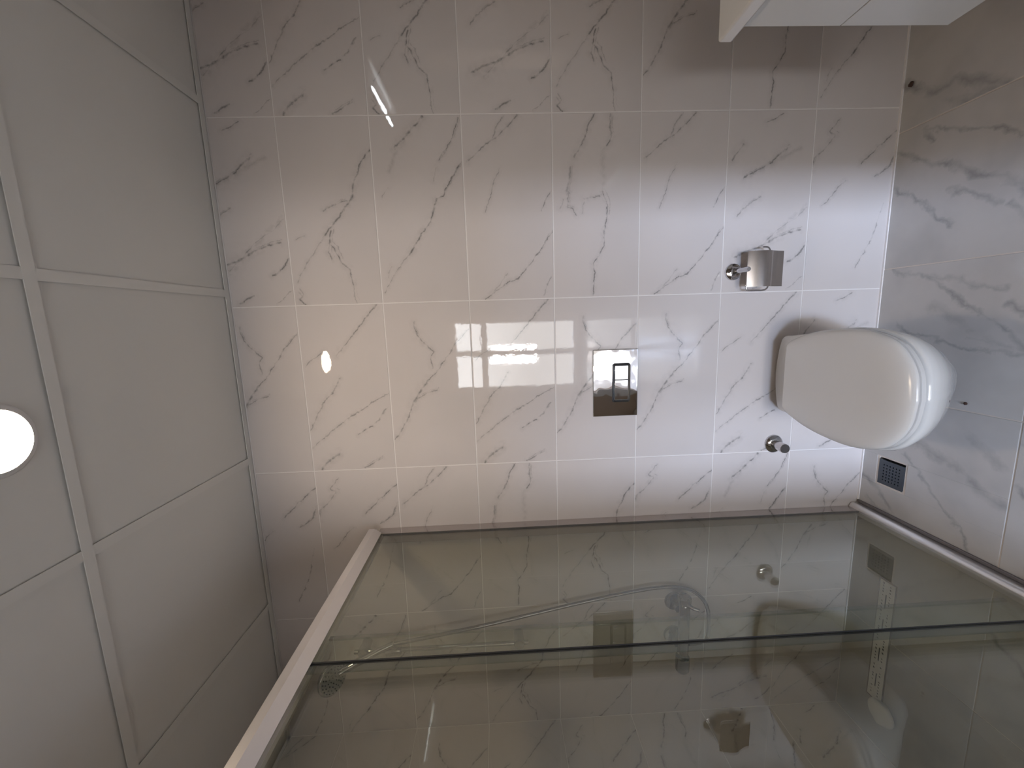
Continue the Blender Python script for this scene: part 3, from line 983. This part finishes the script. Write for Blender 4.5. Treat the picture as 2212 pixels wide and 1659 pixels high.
ld = thing('linear_drain', 'long narrow shower floor drain under white printed protective film', 'drain', (-1.30, -.157, ZF))
MB().box(-.258, .242, -.033, .033, -.004, .0018).build('channel_cover', STEEL, ld, bevel=.0008)
MB().box(-.252, .236, -.028, .028, .0018, .0024).build('film', FILM, ld)
pm = MB()
rnd = random.Random(3)
for row, (yy, ht) in enumerate(((.014, .007), (-.012, .007))):
    x = -.235
    while x < .222:
        if rnd.random() < .8:
            w_ = rnd.uniform(.003, .007)
            h_ = ht * rnd.uniform(.7, 1.15)
            pm.add([(x, yy - h_ / 2, .00245), (x + w_, yy - h_ / 2 + .002, .00245), (x + w_, yy + h_ / 2, .00245), (x, yy + h_ / 2 - .002, .00245)], [(0, 1, 2, 3)])
        x += rnd.uniform(.010, .016)
for x in (-.20, -.09, .03, .13):
    pm.add([(x, -.001, .00245), (x + .055, -.001, .00245), (x + .055, .003, .00245), (x, .003, .00245)], [(0, 1, 2, 3)])
pmo = pm.build('print_marks', PRINT, ld)
pmo['kind'] = 'stuff'
ff = []
for k in range(9):
    t = k / 8
    hw_ = .30 + .70 * math.sin(math.pi * (.12 + .80 * t)) ** .7
    ff.append([(-.228 - .072 * t + .004 * math.sin(3 * c), -.050 + .050 * hw_ * math.cos(c), .0225 + .0195 * hw_ * math.sin(c) * (1 + .10 * math.sin(3 * c + k))) for c in [2 * math.pi * q / 16 for q in range(16)]])
fo = MB().loft(ff).build('film_end', FILM, ld, smooth=True, angle=70)
fo['label'] = 'loose curled end of the white film'

# ------------------------------------------------------------------ vanity
VX, VY1, VY0 = .586, -.412, -1.35
va = thing('vanity_cabinet', 'white wall-hung vanity cabinet with two drawers at the right wall', 'cabinet', (VX, VY1, .313))
d_ = XR - VX
hcab = .815 - .313
MB().box(.020, d_, VY0 - VY1, 0, 0, hcab).build('carcass', LACQ, va, bevel=.001)
MB().box(0, .0185, VY0 - VY1, 0, 0, .2605).build('drawer_front', LACQ, va, bevel=.001)
MB().box(0, .0185, VY0 - VY1, 0, .2635, .500).build('drawer_front', LACQ, va, bevel=.001)
MB().box(.0187, .020, VY0 - VY1 + .002, -.002, .255, .27).build('shadow_gap', GAP, va)
ct = MB().box(VX - .014, XR - .0005, VY0 - .02, VY1 + .034, .8155, .850).build('washbasin_countertop', CERAMIC, None, bevel=.006, seg=3)
ct['label'] = 'white ceramic washbasin slab on top of the vanity cabinet'
ct['category'] = 'washbasin'

mi = thing('wall_mirror', 'large wall mirror above the white vanity on the right wall', 'mirror', (XR, -.9, 1.5))
MB().box(-.012, -.0003, -.40, .40, -.45, .42).build('frame', ALU, mi)
MB().box(-.0135, -.0122, -.395, .395, -.445, .415).build('mirror_glass', MIRROR, mi)
lb = thing('mirror_light', 'slim bluish white light bar above the wall mirror', 'lamp', (XR, -.895, 1.972))
MB().box(-.035, -.0003, -.03, .03, -.012, .012).build('bracket', CHROME, lb)
MB().box(-.062, -.034, -.20, .20, -.010, .012).build('housing', ALU, lb)
MB().box(-.055, -.043, -.19, .19, -.0165, -.0102).build('diffuser', BARM, lb)

# ------------------------------------------------------------------ ceiling lamp
cl = thing('ceiling_lamp', 'round glowing warm white downlight set in the grey panel ceiling', 'lamp', (LX, LY, PZ))
MB().lathe([(LR + .014, 0), (LR + .014, .004), (LR + .010, .008), (LR + .002, .0095), (LR + .001, .006)], (0, 0, 0), (0, 0, -1), 48).build('trim_ring', WFRAME, cl, smooth=True, angle=50)
MB().lathe([(LR, .004), (LR, .0085), (LR * .9, .0095), (LR * .4, .0105)], (0, 0, 0), (0, 0, -1), 48).build('diffuser', LAMPM, cl, smooth=True, angle=50)

# ------------------------------------------------------------------ crumbs on the floor
def crumb(x, y, r, lab, mat):
    bmc = bmesh.new()
    bmesh.ops.create_icosphere(bmc, subdivisions=2, radius=r)
    rn = random.Random(int(abs(x) * 1000))
    for v in bmc.verts:
        v.co *= rn.uniform(.8, 1.15)
        v.co.z = max(v.co.z * .6, -r * .45) + r * .45
    me = bpy.data.meshes.new('crumb')
    bmc.to_mesh(me)
    bmc.free()
    me.shade_smooth()
    obj('crumb', me, mat, None, (x, y, ZF + .0003), label=lab, cat='crumb')


crumb(.655, -.032, .0085, 'brown crumb on the floor against the wall under the vanity', CRUMB)
crumb(-.362, -.315, .005, 'tiny dark crumb on the floor beside a joint in front of the toilet', CRUMB)
